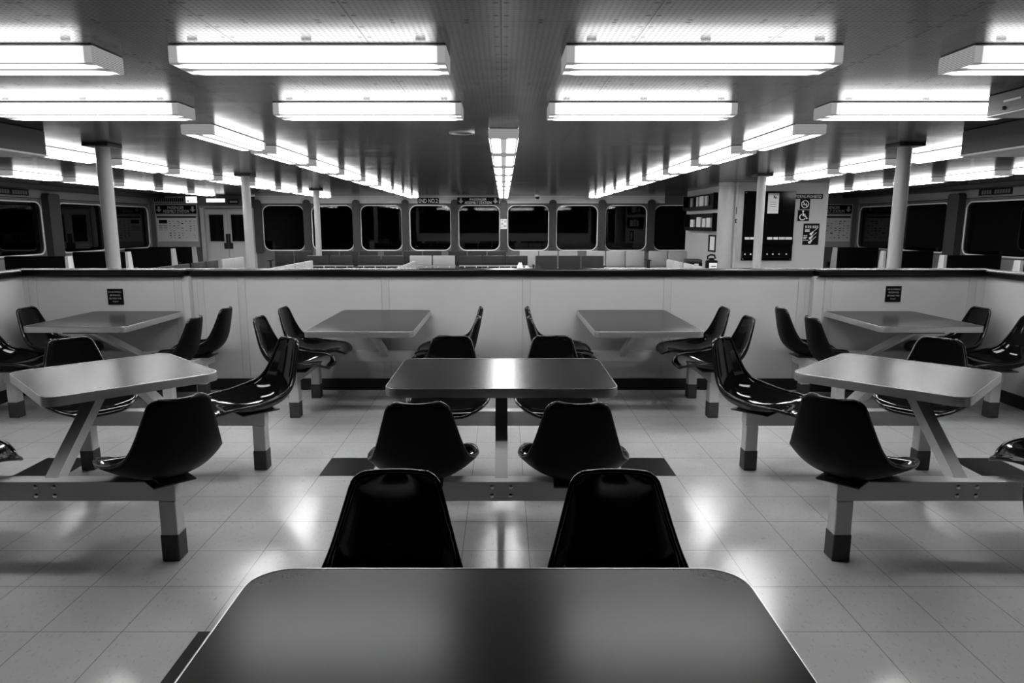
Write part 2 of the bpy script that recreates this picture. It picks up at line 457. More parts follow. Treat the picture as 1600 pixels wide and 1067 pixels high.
for i, (x0, x1, y) in enumerate(((-1.035, -.975, PY), (.16, .225, PY), (1.36, 1.42, PY), (-2.255, -2.195, PY), (-2.60, -2.55, PY), (2.5, 2.56, PY),
                  (-2.76, -2.70, PS), (2.69, 2.75, PS), (-3.98, -3.92, PS), (3.9, 3.96, PS))):
    bm = BM(); box(bm, x0, x1, y-.005, y, .1, .985, .002, 1); trim(bm, M['batten'], 'narrow pale joint strip on the partition ' + BL[i])
    o_ = bpy.data.objects['trim_%d' % nt_]
    bm = BM(); box(bm, x0-.005, x0, y-.0015, y, .1, .985); box(bm, x1, x1+.005, y-.0015, y, .1, .985); obj('joint_gap', bm, M['midgrey'], o_)

# ------------------------------------------------------------------ ceiling fixtures
def fixture_proto():
    t = thing('ceiling_light', 'x', 'ceiling light', group='fluorescent wraparound ceiling lights')
    bm = BM(); box(bm, -.60, .60, -.105, .105, -.02, 0, .003, 1); box(bm, -.608, .608, -.119, .119, -.005, -.001)
    obj('housing', bm, M['pan'], t)
    bm = BM()
    sec = [(-.118, -.0055), (-.125, -.012), (-.125, -.072), (-.117, -.083), (.117, -.083), (.125, -.072), (.125, -.012), (.118, -.0055)]
    n = len(sec); A = [bm.verts.new((-.607, y, z)) for y, z in sec]; B = [bm.verts.new((.607, y, z)) for y, z in sec]
    for i in range(n): bm.faces.new((A[i], A[(i+1) % n], B[(i+1) % n], B[i]))
    obj('diffuser', bm, M['lamp'], t)
    for sx in (-1, 1):
        bm = BM(); prism(bm, sec, lambda u, v: (sx*.607, u, v), lambda u, v: (sx*.611, u, v)); obj('end_cap', bm, M['lamp_end'], t)
    for x in (-.5, 0, .5):
        for sy in (-1, 1):
            bm = BM(); a, b = sorted((sy*.1255, sy*.128)); box(bm, x-.022, x+.022, a, b, -.030, -.013); obj('latch', bm, M['latch'], t)
    return t
FX = fixture_proto(); FXu = [False]
def fixture(x, y, rz, label):
    if not FXu[0]:
        FXu[0] = True; FX.location = (x, y, CEIL); FX.rotation_euler = (0, 0, rz); FX['label'] = label; return FX
    return dup(FX, (x, y, CEIL), rz, label)
side_names = ['left edge', 'centre left', 'centre right', 'right edge']
for ri, (y, nme, xs) in enumerate(((3.30, 'nearest', (-2.42, -.865, .885, 2.68)), (4.74, 'second', (-2.72, -.885, .905, 2.73)))):
    for x, sn in zip(xs, side_names):
        fixture(x, y, 0, 'crosswise fluorescent ceiling light in the %s row, at %s' % (nme, sn))
ordl = ['first', 'second', 'third', 'fourth', 'fifth', 'sixth', 'seventh', 'eighth', 'ninth', 'tenth']
for x, y0, n, rn in ((0, 6.46, 9, 'the centre lengthwise row'), (-2.42, 6.2, 9, 'the inner left lengthwise row'), (2.42, 6.2, 9, 'the inner right lengthwise row'),
                     (-4.75, 7.6, 8, 'the outer left lengthwise row'), (4.75, 7.6, 4, 'the outer right lengthwise row'),
                     (-7.35, 9.4, 6, 'the window side row at left'), (7.35, 9.4, 6, 'the window side row at right')):
    for k in range(n):
        fixture(x, y0 + 1.5*k, PI/2, '%s fluorescent ceiling light along %s, counting from the viewer' % (ordl[k], rn))

# ------------------------------------------------------------------ chairs
def shell_mesh():
    # y, z, half width, edge lift along the side profile, back top to front lip
    K = [(-.258, .745, .109, .022), (-.250, .70, .122, .028), (-.239, .64, .139, .036), (-.225, .575, .157, .046), (-.206, .51, .176, .058),
         (-.172, .448, .195, .074), (-.11, .400, .212, .086), (-.02, .379, .224, .084), (.07, .383, .231, .066), (.145, .400, .226, .044),
         (.205, .412, .210, .024), (.245, .409, .200, .012), (.266, .400, .190, .008), (.278, .386, .186, .006)]
    def cr(i, f):
        g = lambda j: K[max(0, min(len(K)-1, j))]
        p0, p1, p2, p3 = g(i-1), g(i), g(i+1), g(i+2)
        return [.5*((2*b) + (-a+c)*f + (2*a-5*b+4*c-d)*f*f + (-a+3*b-3*c+d)*f**3) for a, b, c, d in zip(p0, p1, p2, p3)]
    prof = []
    for i in range(len(K)-1):
        for f in ((0, .08, .18, .3, .45, .65, .82) if i == 0 else (0, .2, .4, .6, .8) if i > len(K)-4 else (0, .33, .67)): prof.append(cr(i, f))
    prof.append(list(K[-1]))
    NU = 22; RC = .034; RF = .115
    tot = sum(math.hypot(b[0]-a[0], b[1]-a[1]) for a, b in zip(prof, prof[1:]))
    bm = BM(); rows = []; arc = 0.0
    for i, (y, z, hw, lift) in enumerate(prof):
        if i: arc += math.hypot(y - prof[i-1][0], z - prof[i-1][1])
        a = prof[max(0, i-1)]; b = prof[min(len(prof)-1, i+1)]
        d = Vector((b[0]-a[0], b[1]-a[1])).normalized()
        nrm = Vector((-d.y, d.x))            # towards the sitter
        if arc < RC: hw = hw - RC + math.sqrt(max(0.0, RC*RC - (RC-arc)**2))
        e_ = tot - arc
        if e_ < RF: hw = hw - RF + math.sqrt(max(0.0, RF*RF - (RF-e_)**2))
        row = []
        for k in range(NU + 1):
            u = -1 + 2*k/NU
            off = nrm * lift * abs(u)**2.4
            row.append(bm.verts.new((hw*u, y + off.x, z + off.y)))
        rows.append(row)
    for i in range(len(rows)-1):
        for k in range(NU): bm.faces.new((rows[i][k], rows[i][k+1], rows[i+1][k+1], rows[i+1][k]))
    outline = [v.co.copy() for v in rows[0]] + [r[-1].co.copy() for r in rows[1:]] + [v.co.copy() for v in rows[-1][-2::-1]] + [r[0].co.copy() for r in rows[-2:0:-1]]
    bmesh.ops.recalc_face_normals(bm, faces=bm.faces); bm.normal_update()
    ctr = Vector((0, .12, .72))
    if sum(1 if f.normal.dot(ctr - f.calc_center_median()) > 0 else -1 for f in bm.faces) < 0:
        bmesh.ops.reverse_faces(bm, faces=bm.faces); bm.normal_update()
    old = list(bm.verts); faces = list(bm.faces); edges = [e for e in bm.edges if e.is_boundary]
    vmap = {v: bm.verts.new(v.co - v.normal * .009) for v in old}
    for f in faces:
        g = bm.faces.new([vmap[v] for v in reversed(f.verts)]); g.material_index = 1
    for e in edges:
        a, b = e.verts; bm.faces.new((a, b, vmap[b], vmap[a]))
    return bm, outline
def chair_proto():
    t = thing('swivel_chair', 'x', 'chair', group='black moulded swivel chairs')
    bm, outline = shell_mesh()
    o = obj('seat_shell', bm, [M['chair_in'], M['chair_out']], t, smooth='all')
    bm = BM(); tube_path(bm, outline, .008, closed=True, n=10)
    r = obj('edge_rim', bm, M['chair_rim'], t, smooth='all'); r['label'] = 'glossy rolled edge'
    bm = BM(); box(bm, -.085, .085, -.11, .11, .356, .362)
    pts = [(-.09, .362), (.09, .362), (.08, .374), (-.08, .374)]
    prism(bm, pts, lambda u, v: (-.055, u, v), lambda u, v: (.055, u, v))
    obj('swivel_plate', bm, M['black_metal'], t)
    return t
CH = chair_proto(); CHu = [False]
def chair(x, y, face, label):
    """face: heading in degrees, 0 = +Y, 90 = -X"""
    rz = math.radians(face)
    if not CHu[0]:
        CHu[0] = True; CH.location = (x, y, 0); CH.rotation_euler = (0, 0, rz); CH['label'] = label; return CH
    return dup(CH, (x, y, 0), rz, label)

# ------------------------------------------------------------------ tables
def slab(t, w, d, r=.07, top=.70, th=.042, rz=0.0, c=(0, 0)):
    R = Matrix.Rotation(rz, 3, 'Z')
    def at(u, v, z): p = R @ Vector((u, v, 0)); return (p.x + c[0], p.y + c[1], z)
    bm = BM(); prism(bm, rrect(w-.008, d-.008, r-.004, 8), lambda u, v: at(u, v, top-th+.006), lambda u, v: at(u, v, top-.0012))
    o = obj('tabletop', bm, M['table'], t, smooth=True)
    bm = BM(); ring(bm, rrect(w, d, r, 8), rrect(w-.010, d-.010, r-.005, 8), lambda u, v: at(u, v, top-th), lambda u, v: at(u, v, top))
    es = [e for e in bm.edges if all(abs(v.co.z - top) < 1e-5 for v in e.verts) and len(e.link_faces) == 2]
    if es: bmesh.ops.bevel(bm, geom=es, offset=.0035, segments=3, profile=.5, affect='EDGES')
    obj('edge_band', bm, M['band'], t, smooth=True)
def leg(t, x, y):
    bm = BM(); box(bm, x-.036, x+.036, y-.036, y+.036, .02, .27, .006, 2); o = obj('leg', bm, M['frame'], t)
    bm = BM(); box(bm, x-.0385, x+.0385, y-.0385, y+.0385, 0, .12, .004, 1); obj('boot', bm, M['boot'], o)
def bolts(t, y, s):
    for dx in (-.039, .039):
        for z in (.295, .333):
            bm = BM(); sphere(bm, (dx, y, z), .011, (1, .7, 1)); obj('bolt', bm, M['bolt'], t, smooth='all')
def frame_table(label, c, w, d, rot, half, dy=.545, r=.07):
    t = thing('cafeteria_table', label, 'table', (c[0], c[1], 0), 0, 'grey cafeteria tables with fixed swivel seats')
    slab(t, w, d, r, rz=rot)
    for s in (-1, 1):
        bm = BM(); box(bm, -half-.04, half+.04, s*dy-.036, s*dy+.036, .27, .356, .004, 2); obj('seat_beam', bm, M['frame'], t)
        for sx in (-1, 1): leg(t, sx*half, s*dy)
        bm = BM(); beam(bm, (0, s*.12, .655), (0, s*(dy-.02), .33), .055, .055); obj('strut', bm, M['frame'], t)
        bolts(t, s*(dy+.036), s)
    bm = BM(); box(bm, -.12, .12, -.2, .2, .642, .658); obj('mount_plate', bm, M['black_metal'], t)
    return t
CY = 3.30
frame_table('grey rectangular table in the middle of the room, two chairs each side', (-.01, CY), 1.05, .70, 0, .31)
frame_table('grey table nearest the viewer, cut off by the bottom of the picture', (-.012, 1.0), 1.03, .70, 0, .31, r=.085)
frame_table('grey square table turned like a diamond on the left, free of the partition', (-1.925, CY), .75, .75, PI/4, .505)
frame_table('grey square table turned like a diamond on the right, free of the partition', (1.945, CY), .75, .75, PI/4, .505)
frame_table('square diamond-turned table beyond the right edge beside the front table', (2.05, 1.0), .75, .75, PI/4, .505)
def wall_table(label, cx, y0, y1, half, mir):
    t = thing('cafeteria_table', label, 'table', (cx, 0, 0), 0, 'grey cafeteria tables with fixed swivel seats')
    slab(t, .75, y1-y0, .045, c=(0, (y0+y1)/2))
    for s in (-1, 1):
        bm = BM(); box(bm, s*half-.036, s*half+.036, 4.89, 5.69, .27, .356, .004, 2); obj('seat_beam', bm, M['frame'], t)
        leg(t, s*half, 4.94); leg(t, s*half, 5.52)
    bm = BM(); box(bm, -half+.036, half-.036, 5.62, 5.69, .285, .368, .004, 2); obj('cross_beam', bm, M['frame'], t)
    bm = BM(); beam(bm, (0, 5.0, .65), (0, 5.64, .34), .05, .05); obj('strut', bm, M['frame'], t)
    bm = BM(); box(bm, -.12, .12, 4.86, 5.2, .642, .658); obj('mount_plate', bm, M['black_metal'], t)
    return t
wall_table('inner left grey table set end-on against the centre partition', -.99, 4.58, 5.775, .56, 1)
wall_table('inner right grey table set end-on against the centre partition', .995, 4.58, 5.775, .56, 1)
wall_table('outer left grey table set end-on under the left notice', -3.06, 4.80, 5.70, .575, 1)
wall_table('outer right grey table set end-on under the right notice', 3.06, 4.80, 5.70, .575, 1)

for s, nme in ((-1, 'left'), (1, 'right')):
    x = -.01 + s*.305
    chair(x - (.025 if s < 0 else 0), CY-.545, -s*3, 'black chair seen from behind on the near side of the middle table, %s one' % nme)
    chair(x, CY+.545, 180, 'black chair on the far side of the middle table, %s one' % nme)
    chair(.004 + s*.300, 1.545, 180, 'large black chair facing the viewer beyond the front table, %s one' % nme)
for cx, nme in ((-1.925, 'left'), (1.945, 'right')):
    for sx in (-1, 1):
        for sy in (-1, 1):
            a = math.degrees(math.atan2(sx*.5, -sy*.545)) if False else {(-1, -1): -45, (1, -1): 45, (-1, 1): -135, (1, 1): 135}[(sx, sy)]
            pos = '%s %s' % ('near' if sy < 0 else 'far', 'inner' if sx * cx < 0 else 'outer')
            chair(cx + sx*.485, CY + sy*.53, a, 'black swivel chair at the %s corner of the %s diamond table' % (pos, nme))
chair(2.05-.485, 1.0+.53, -135, 'black swivel chair whose back edge enters the picture at the lower right border')
for cx, h, nme in ((-.99, .56, 'inner left'), (.995, .56, 'inner right'), (-3.06, .575, 'outer left'), (3.06, .575, 'outer right')):
    for s in (-1, 1):
        for y, yn in ((4.94, 'nearer the viewer'), (5.50, 'next to the partition')):
            sn = 'aisle' if s * cx < 0 else 'outboard'
            chair(cx + s*h, y, -90 if s < 0 else 90, 'black chair at the %s wall table, %s side, %s' % (nme, sn, yn))

# ------------------------------------------------------------------ posts, ducts, small ceiling gear
for s, nme in ((-1, 'left'), (1, 'right')):
    for y, x, yn in ((7.0, 3.98, 'nearest'), (11.2, 4.13, 'middle'), (15.9, 4.27, 'farthest')):
        if s > 0 and y > 13: continue
        t = thing('support_post', 'white round steel post, %s one on the %s' % (yn, nme), 'post', (s*x, y, 0), 0, 'round steel posts')
        bm = BM(); cyl(bm, 0, 0, 0, CEIL-.03, .067, 28); obj('post_shaft', bm, M['post'], t, smooth=True)
        bm = BM(); box(bm, -.13, .13, -.13, .13, CEIL-.03, CEIL, .004, 1); obj('cap_plate', bm, M['duct'], t)
bm = BM(); cyl(bm, 4.27, 13.38, 0, CEIL, .145, 32)
tag(obj('corner_column', bm, M['post'], smooth=True), 'thick round white column at the corner of the stairwell enclosure', 'column')
t = thing('riser_pipe', 'thin white vertical pipe beside the thick corner column', 'pipe', (4.455, 13.33, 0))
bm = BM(); cyl(bm, 0, 0, 0, CEIL, .032, 16); obj('pipe', bm, M['post'], t, smooth=True)
bm = BM(); cyl(bm, 0, 0, 1.19, 1.2, .06, 16); obj('clamp', bm, M['seat_metal'], t)
bm = BM(); box(bm, -.012, .0, -.036, -.031, 1.6, 1.74); box(bm, -.02, .02, -.036, -.031, 1.44, 1.455); box(bm, -.02, .02, -.036, -.031, 1.5, 1.515); box(bm, -.012, .004, -.036, -.031, 1.455, 1.5); obj('pipe_marking', bm, M['black'], t)
for s, nme in ((-1, 'left'), (1, 'right')):
    t = thing('ceiling_duct', 'grey box duct hung from the ceiling above the %s partition corner' % nme, 'duct', (s*4.2, 5.6, CEIL))
    bm = BM(); box(bm, -.3, .3, -.55, .42, -.205, 0, .006, 1); obj('duct_body', bm, M['duct'], t)
    bm = BM(); box(bm, -.305, .305, -.555, .425, -.215, -.2); obj('lower_flange', bm, M['pan'], t)
t = thing('ceiling_box', 'small dark box on the ceiling at the end of the second row light', 'box', (3.32, 4.3, CEIL))
bm = BM(); box(bm, -.32, .32, -.22, .12, -.125, 0, .005, 1); obj('box_body', bm, M['duct'], t)
bm = BM(); box(bm, -.323, -.318, -.16, -.02, -.062, -.05); obj('vent_slot', bm, M['pan'], t)
bm = BM(); sphere(bm, (-.322, -.03, -.095), .012); obj('knob', bm, M['black_metal'], t, smooth='all')
bm = BM(); box(bm, -.325, .325, -.225, .125, -.13, -.124); obj('lower_flange', bm, M['pan'], t)
t = thing('recessed_downlight', 'round recessed ceiling fitting left of the centre light row', 'ceiling fitting', (-.36, 6.1, CEIL))
bm = BM(); ring(bm, [(.11*math.cos(a), .11*math.sin(a)) for a in [k*PI/12 for k in range(24)]], [(.085*math.cos(a), .085*math.sin(a)) for a in [k*PI/12 for k in range(24)]], lambda u, v: (u, v, 0), lambda u, v: (u, v, -.012))
obj('trim_ring', bm, M['pan'], t)
bm = BM(); cyl(bm, 0, 0, -.006, 0, .085, 24); obj('lens', bm, M['black_gloss'], t)
for x, y, lb in ((.92, 19.0, 'black dome security camera near the centre of the far ceiling'), (-6.85, 19.0, 'black dome security camera on the ceiling beside the far doors')):
    t = thing('security_camera', lb, 'camera', (x, y, CEIL))
    bm = BM(); cyl(bm, 0, 0, -.05, 0, .075, 20); obj('camera_base', bm, M['white'], t, smooth=True)
    bm = BM(); sphere(bm, (0, 0, -.055), .062); obj('dome', bm, M['black_gloss'], t, smooth='all')

# ------------------------------------------------------------------ signs
def plate(name, label, cat, x0, x1, z0, z1, y, mat, t=.012, group=None, rz=0.0, border=None):
    """a sign board facing -Y with its back at y"""
    o = thing(name, label, cat, ((x0+x1)/2, y, (z0+z1)/2), rz, group)
    w, h = x1-x0, z1-z0
    bm = BM(); box(bm, -w/2, w/2, -t, 0, -h/2, h/2); obj('board', bm, mat, o)
    return o, w, h, -t-.0015
def bars(name, parent, rects, y, mat):
    bm = BM()
    for a, b, c, d in rects: box(bm, a, b, y-.001, y+.001, c, d)
    return obj(name, bm, mat, parent)
def arrow(parent, x, z, s, y, mat):
    bm = BM()
    pts = [(-.2*s, .5*s), (-.2*s, 0), (-.5*s, 0), (0, -.5*s), (.5*s, 0), (.2*s, 0), (.2*s, .5*s)]
    prism(bm, [(x+u, z+v) for u, v in pts], lambda u, v: (u, y-.001, v), lambda u, v: (u, y+.001, v))
    obj('arrow', bm, mat, parent)

for s, x0, x1, z0, z1 in ((-1, -3.325, -3.195, .752, .885), (1, 3.205, 3.335, .775, .908)):
    o, w, h, y = plate('notice_sign', 'small black alcohol notice on the partition above the outer %s table' % ('left' if s < 0 else 'right'), 'sign', x0, x1, z0, z1, PS-.0005, M['black'], .006, 'alcohol notices')
    for i, (tx, tw) in enumerate((('NO ALCOHOLIC', .108), ('BEVERAGES', .086), ('BEYOND THIS', .10), ('POINT', .046))):
        letters('lettering', tx, .0135, M['midgrey'], o, 0, y, .04 - i*.027, tw)
o, w, h, y = plate('end_number_sign', 'black sign reading END NO.2 above the far windows', 'sign', -2.40, -1.80, 1.965, 2.145, END-.1, M['black'], .02)
letters('lettering', 'END NO.2', .115, M['white'], o, 0, y, 0, .53)
bars('border', o, [(-w/2, w/2, h/2-.006, h/2), (-w/2, w/2, -h/2, -h/2+.006), (-w/2, -w/2+.006, -h/2, h/2), (w/2-.006, w/2, -h/2, h/2)], y, M['midgrey'])
def assembly(o, w, y, zc, hh, mat, am):
    letters('lettering', 'PASSENGER', hh*.36, mat, o, 0, y, zc+hh*.22, w*.40)
    letters('lettering', 'ASSEMBLY STATION', hh*.36, mat, o, 0, y, zc-hh*.24, w*.64)
    for sx in (-1, 1): arrow(o, sx*w*.415, zc, hh*.72, y, am)
o, w, h, y = plate('assembly_sign', 'black passenger assembly sign with two arrows above the centre far window', 'sign', -1.29, -.13, 1.955, 2.15, END-.122, M['black'], .02)
assembly(o, w, y, 0, h, M['white'], M['midgrey'])
for s, nme in ((-1, 'left'), (1, 'right')):
    x0, x1 = sorted((s*9.78, s*8.58))
    o, w, h, y = plate('assembly_board', 'passenger assembly board with safety chart on the far bulkhead at %s' % nme, 'sign', x0, x1, .78, 1.97, END+.001, M['midgrey'], .03)
    bars('header', o, [(-w/2+.03, w/2-.03, .33, .57)], y, M['black'])
    assembly(o, w-.06, y-.004, .45, .22, M['paper'], M['midgrey'])
    bm = BM(); box(bm, -w/2+.03, w/2-.03, y-.006, y, -.44, .28); ch = obj('safety_chart', bm, M['paper'], o)
    y2 = y-.0075
    R = [(-w/2+.045, w/2-.045, .215, .262), (-.50, -.27, .06, .16)]
    for c in range(7):
        x = -.22 + c*.115
        for r in range(8):
            if random.random() < .75:
                ww = random.uniform(.025, .075); z = .13 - r*.065
                R.append((x, x+ww, z-random.uniform(.006, .022), z))
    for r in range(5): R.append((-.5, -.4, .0-r*.03, .008-r*.03)); R.append((-.37, -.28, .0-r*.03, .008-r*.03))
    bars('printing', ch, R, y2, M['black'])
    o, w, h, y = plate('wall_nameplate', 'small dark faded nameplate above the wide window of the %s bulkhead' % nme, 'sign', 0, .95, 0, .13, 0, M['black'], .012)
    o.location = (s*(SIDE-.002), 14.1, 2.065 if s < 0 else 2.065); o.rotation_euler = (0, 0, -s*PI/2)
    for w0, w1 in ((0, 4), (5, 11)): bars('lettering', o, [(-.38+.075*i, -.325+.075*i, -.04, .04) for i in range(w0, w1)], y, M['dimwhite'])
# vent grille above the left assembly board and lit signs at the doors
o, w, h, y = plate('vent_grille', 'dark slotted vent grille above the left assembly board', 'vent', -9.75, -8.9, 2.0, 2.17, END-.08, M['side_wall'], .03)
bars('slots', o, [(-.4+.055*i, -.36+.055*i, -.05, .05) for i in range(15)], y, M['black'])
o, w, h, y = plate('white_sign', 'white hanging sign between the vent grille and the double door', 'sign', -8.66, -8.36, 1.985, 2.16, 19.0, M['soft_sign'], .02)
bars('printing', o, [(-.12, -.1, -.05, -.015), (-.09, -.07, -.05, -.015), (-.1, .12, -.065, -.06)], y, M['black'])
o, w, h, y = plate('lit_door_sign', 'bright backlit sign hanging above the double door', 'sign', -8.05, -7.55, 2.0, 2.1, 18.9, M['pan'], .04)
bm = BM(); box(bm, -w/2+.005, w/2-.005, y-.002, y+.0014, -h/2+.005, h/2-.005); f = obj('sign_face', bm, M['lit_sign'], o)
bars('lettering', f, [(-.18+.05*i, -.15+.05*i, -.015, .015) for i in range(7)], y-.004, M['midgrey'])
bm = BM(); box(bm, -.02, .02, -.025, -.015, h/2, CEIL-2.05); obj('hanger', bm, M['pan'], o)
o, w, h, y = plate('small_black_sign', 'small black sign above the double door beside the lit sign', 'sign', -7.66, -7.38, 1.97, 2.09, END-.1, M['black'], .02)
bars('lettering', o, [(-.1+.045*i, -.07+.045*i, -.03, .03) for i in range(5)], y, M['midgrey'])
o, w, h, y = plate('pillar_notice', 'small white notice on the centre pillar between the far windows', 'sign', -.09, .09, 1.28, 1.56, END-.1205, M['paper'], .005)
bars('printing', o, [(-.06, .0, .08, .11), (.02, .07, .04, .1), (-.07, -.01, -.02, .03), (.0, .07, -.09, -.03), (-.06, -.02, -.1, -.07)], y, M['midgrey'])

# stairwell front face items
FY = BY0+.001
o, w, h, y = plate('display_board', 'large glossy black brochure display board on the stairwell front', 'display board', 4.62, 5.60, .72, 2.04, FY, M['black_gloss'], .03)
def bz(z): return z - (.72+2.04)/2
bm = BM(); box(bm, -.46, .47, y-.06, y, bz(1.03), bz(1.125)); obj('brochure_shelf', bm, M['black_gloss'], o)
bm = BM(); box(bm, -.49, .47, y-.05, y, bz(.76), bz(.90)); sh = obj('lower_shelf', bm, M['black_gloss'], o)
for i, kx in enumerate((-.44, -.33, -.01, .10, .22, .36)):
    bm = BM(); sphere(bm, (kx, y-.055, bz(.845)), .014); obj('knob', bm, M['white'], sh, smooth='all')
for i, (sx_, sz_) in enumerate(((-.46, .63), (.46, .63), (-.46, -.63), (.46, -.63))):
    bm = BM(); sphere(bm, (sx_, y, sz_), .01); obj('screw', bm, M['seat_metal'], o, smooth='all')
ox = (4.62+5.60)/2
for i, (a, b) in enumerate(((-.45, -.36), (-.35, -.25), (-.02, .08), (.10, .19), (.21, .33), (.34, .46))):
    bm = BM(); box(bm, ox+a, ox+b, FY-.03-.03, FY-.03-.022, 1.125, 1.17)
    tag(obj('brochure', bm, M['paper']), 'white brochure top showing in the display board shelf, %s from the column' % ordl[i], 'brochure', 'brochures in the display board')
o, w, h, y = plate('posted_sheet', 'white printed sheet posted on the black display board', 'paper', 5.07, 5.28, 1.62, 2.0, FY-.0315, M['paper'], .003)
bars('printing', o, [(.0, .02, .1, .15), (.03, .05, .09, .13), (-.06, .06, .02, .026), (-.06, .06, -.02, -.014), (-.06, .05, -.06, -.054)], y, M['black'])
bars('clip_strip', o, [(-w/2, w/2, h/2-.035, h/2)], y, M['midgrey'])
o, w, h, y = plate('smoking_sign', 'black SMOKING PROHIBITED sign on the stairwell front', 'sign', 5.56, 6.13, 1.895, 1.99, FY, M['black'], .008)
letters('lettering', 'SMOKING PROHIBITED', .058, M['paper'], o, 0, y, 0, .52)
o, w, h, y = plate('no_smoking_symbol', 'square black no-smoking symbol under the smoking prohibited sign', 'sign', 5.70, 5.895, 1.70, 1.894, FY, M['black'], .007)
cir = [(math.cos(a), math.sin(a)) for a in [k*PI/16 for k in range(32)]]
bm = BM(); ring(bm, [(.075*a, .075*b) for a, b in cir], [(.06*a, .06*b) for a, b in cir], lambda u, v: (u, y-.001, v), lambda u, v: (u, y+.001, v))
beam(bm, (-.045, y, .045), (.045, y, -.045), .002, .014); obj('ring_and_bar', bm, M['paper'], o)
bm = BM(); box(bm, -.045, .03, y, y+.001, -.016, .0); box(bm, .034, .042, y, y+.001, -.016, 0); box(bm, .02, .03, y, y+.001, .008, .025); obj('cigarette', bm, M['paper'], o)
o, w, h, y = plate('wheelchair_sign', 'black wheelchair access sign with white symbol', 'sign', 5.66, 5.90, 1.47, 1.695, FY, M['black'], .009)
bm = BM(); f0 = lambda u, v: (u, y-.001, v); f1 = lambda u, v: (u, y+.001, v)
prism(bm, [(-.01 + .018*a, .078 + .018*b) for a, b in cir], f0, f1)
beam(bm, (-.01, y, .055), (-.006, y, -.005), .002, .02); beam(bm, (-.008, y, .02), (.035, y, .02), .002, .014)
beam(bm, (-.01, y, -.008), (.045, y, -.008), .002, .016); beam(bm, (.042, y, -.005), (.062, y, -.06), .002, .016); beam(bm, (.058, y, -.06), (.085, y, -.05), .002, .014)
arc = [math.radians(a) for a in range(115, 345, 10)]
ring(bm, [(-.015 + .062*math.cos(a), -.03 + .062*math.sin(a)) for a in arc] + [(-.015 + .046*math.cos(a), -.03 + .046*math.sin(a)) for a in reversed(arc)],
     [(-.015 + .0545*math.cos(a), -.03 + .0545*math.sin(a)) for a in arc] + [(-.015 + .0540*math.cos(a), -.03 + .0540*math.sin(a)) for a in reversed(arc)], f0, f1)
obj('wheelchair_symbol', bm, M['white'], o)
ring_b = [(-w/2+.004, w/2-.004, h/2-.009, h/2-.005), (-w/2+.004, w/2-.004, -h/2+.005, -h/2+.009), (-w/2+.004, -w/2+.008, -h/2+.005, h/2-.005), (w/2-.008, w/2-.004, -h/2+.005, h/2-.005)]
bars('border', o, ring_b, y, M['paper'])
o, w, h, y = plate('poster', 'black poster with three pale long-handled shapes on the stairwell front', 'poster', 5.80, 6.11, 1.02, 1.43, FY, M['black'], .004)
for i, z in enumerate((.02, -.06, -.14)):
    bm = BM(); x = -.0 - i*.008
    sphere(bm, (x, y+.001, z-.015), .028, (1, .08, .9)); sphere(bm, (x+.028, y+.001, z+.015), .02, (1, .08, 1))
    beam(bm, (x+.02, y, z+.008), (x+.115, y, z+.095), .002, .009); obj('guitar_shape', bm, M['paper'], o)
bars('title_print', o, [(-.12, -.09, .115, .165), (-.075, -.045, .115, .165), (-.035, -.005, .115, .165), (.02, .05, .115, .165), (.06, .09, .115, .165), (.1, .13, .115, .165)], y, M['midgrey'])
bars('printing', o, [(-.12, -.03, .075, .09), (-.12, -.03, .05, .065), (-.14, -.07, -.035, -.02), (-.14, -.07, -.065, -.05), (-.14, -.09, -.09, -.078), (-.15, -.04, -.12, -.112)], y, M['paper'])

# racks on the stairwell's inner face (facing -X)
def rack(label, y0, y1, z0, z1):
    t = thing('brochure_rack', label, 'rack', (BX0-.001, (y0+y1)/2, z0), 0, 'wall brochure racks')
    w = y1-y0; h = z1-z0
    bm = BM(); box(bm, -.02, 0, -w/2, w/2, 0, h); obj('back_panel', bm, M['black'], t)
    for s in (-1, 1):
        bm = BM(); a, b = sorted((s*(w/2-.03), s*w/2)); box(bm, -.13, -.02, a, b, 0, h); obj('side_panel', bm, M['black'], t)
    bm = BM(); box(bm, -.13, -.02, -w/2+.03, w/2-.03, 0, .03); obj('shelf', bm, M['black'], t)
    bm = BM(); box(bm, -.13, -.12, -w/2+.03, w/2-.03, .03, .08); obj('front_lip', bm, M['black'], t)
rack('black wall rack of papers, upper one on the stairwell side', 14.52, 16.95, 1.73, 2.07)
rack('black wall rack of white leaflets, lower one on the stairwell side', 14.52, 16.75, 1.27, 1.65)
for i, (y, w_, h_, tl) in enumerate(((16.25, .26, .22, .10), (15.72, .32, .27, .06), (15.3, .2, .24, .1), (14.95, .26, .25, .0))):
    bm = BM(); box(bm, -.02, .02, -w_/2, w_/2, 0, h_, .002, 1); o = obj('leaflet', bm, M['paper'], loc=(BX0-.07, y, 1.3021)); o.rotation_euler = (0, 0, 0)
    tag(o, 'white leaflet standing in the lower rack, %s from the windows' % ordl[i], 'leaflet', 'leaflets in the lower wall rack')
for i, (y, w_, h_) in enumerate(((16.4, .1, .25), (15.9, .1, .26), (15.55, .3, .27), (15.2, .1, .26))):
    bm = BM(); box(bm, -.02, .02, -w_/2, w_/2, 0, h_, .002, 1); o = obj('leaflet', bm, M['paper'] if i in (2, 3, 1) else M['midgrey'], loc=(BX0-.07, y, 1.7621))
    tag(o, 'leaflet standing in the upper rack, %s from the windows' % ordl[i], 'leaflet', 'leaflets in the upper wall rack')
t = thing('framed_notice', 'narrow black-framed white notice on the stairwell side below the racks', 'frame', (BX0-.001, 14.83, 1.01), 0)
bm = BM(); ring(bm, [(-.26, -.18), (.26, -.18), (.26, .18), (-.26, .18)], [(-.19, -.145), (.19, -.145), (.19, .145), (-.19, .145)], lambda u, v: (-.025, u, v), lambda u, v: (0, u, v)); obj('frame', bm, M['black'], t)
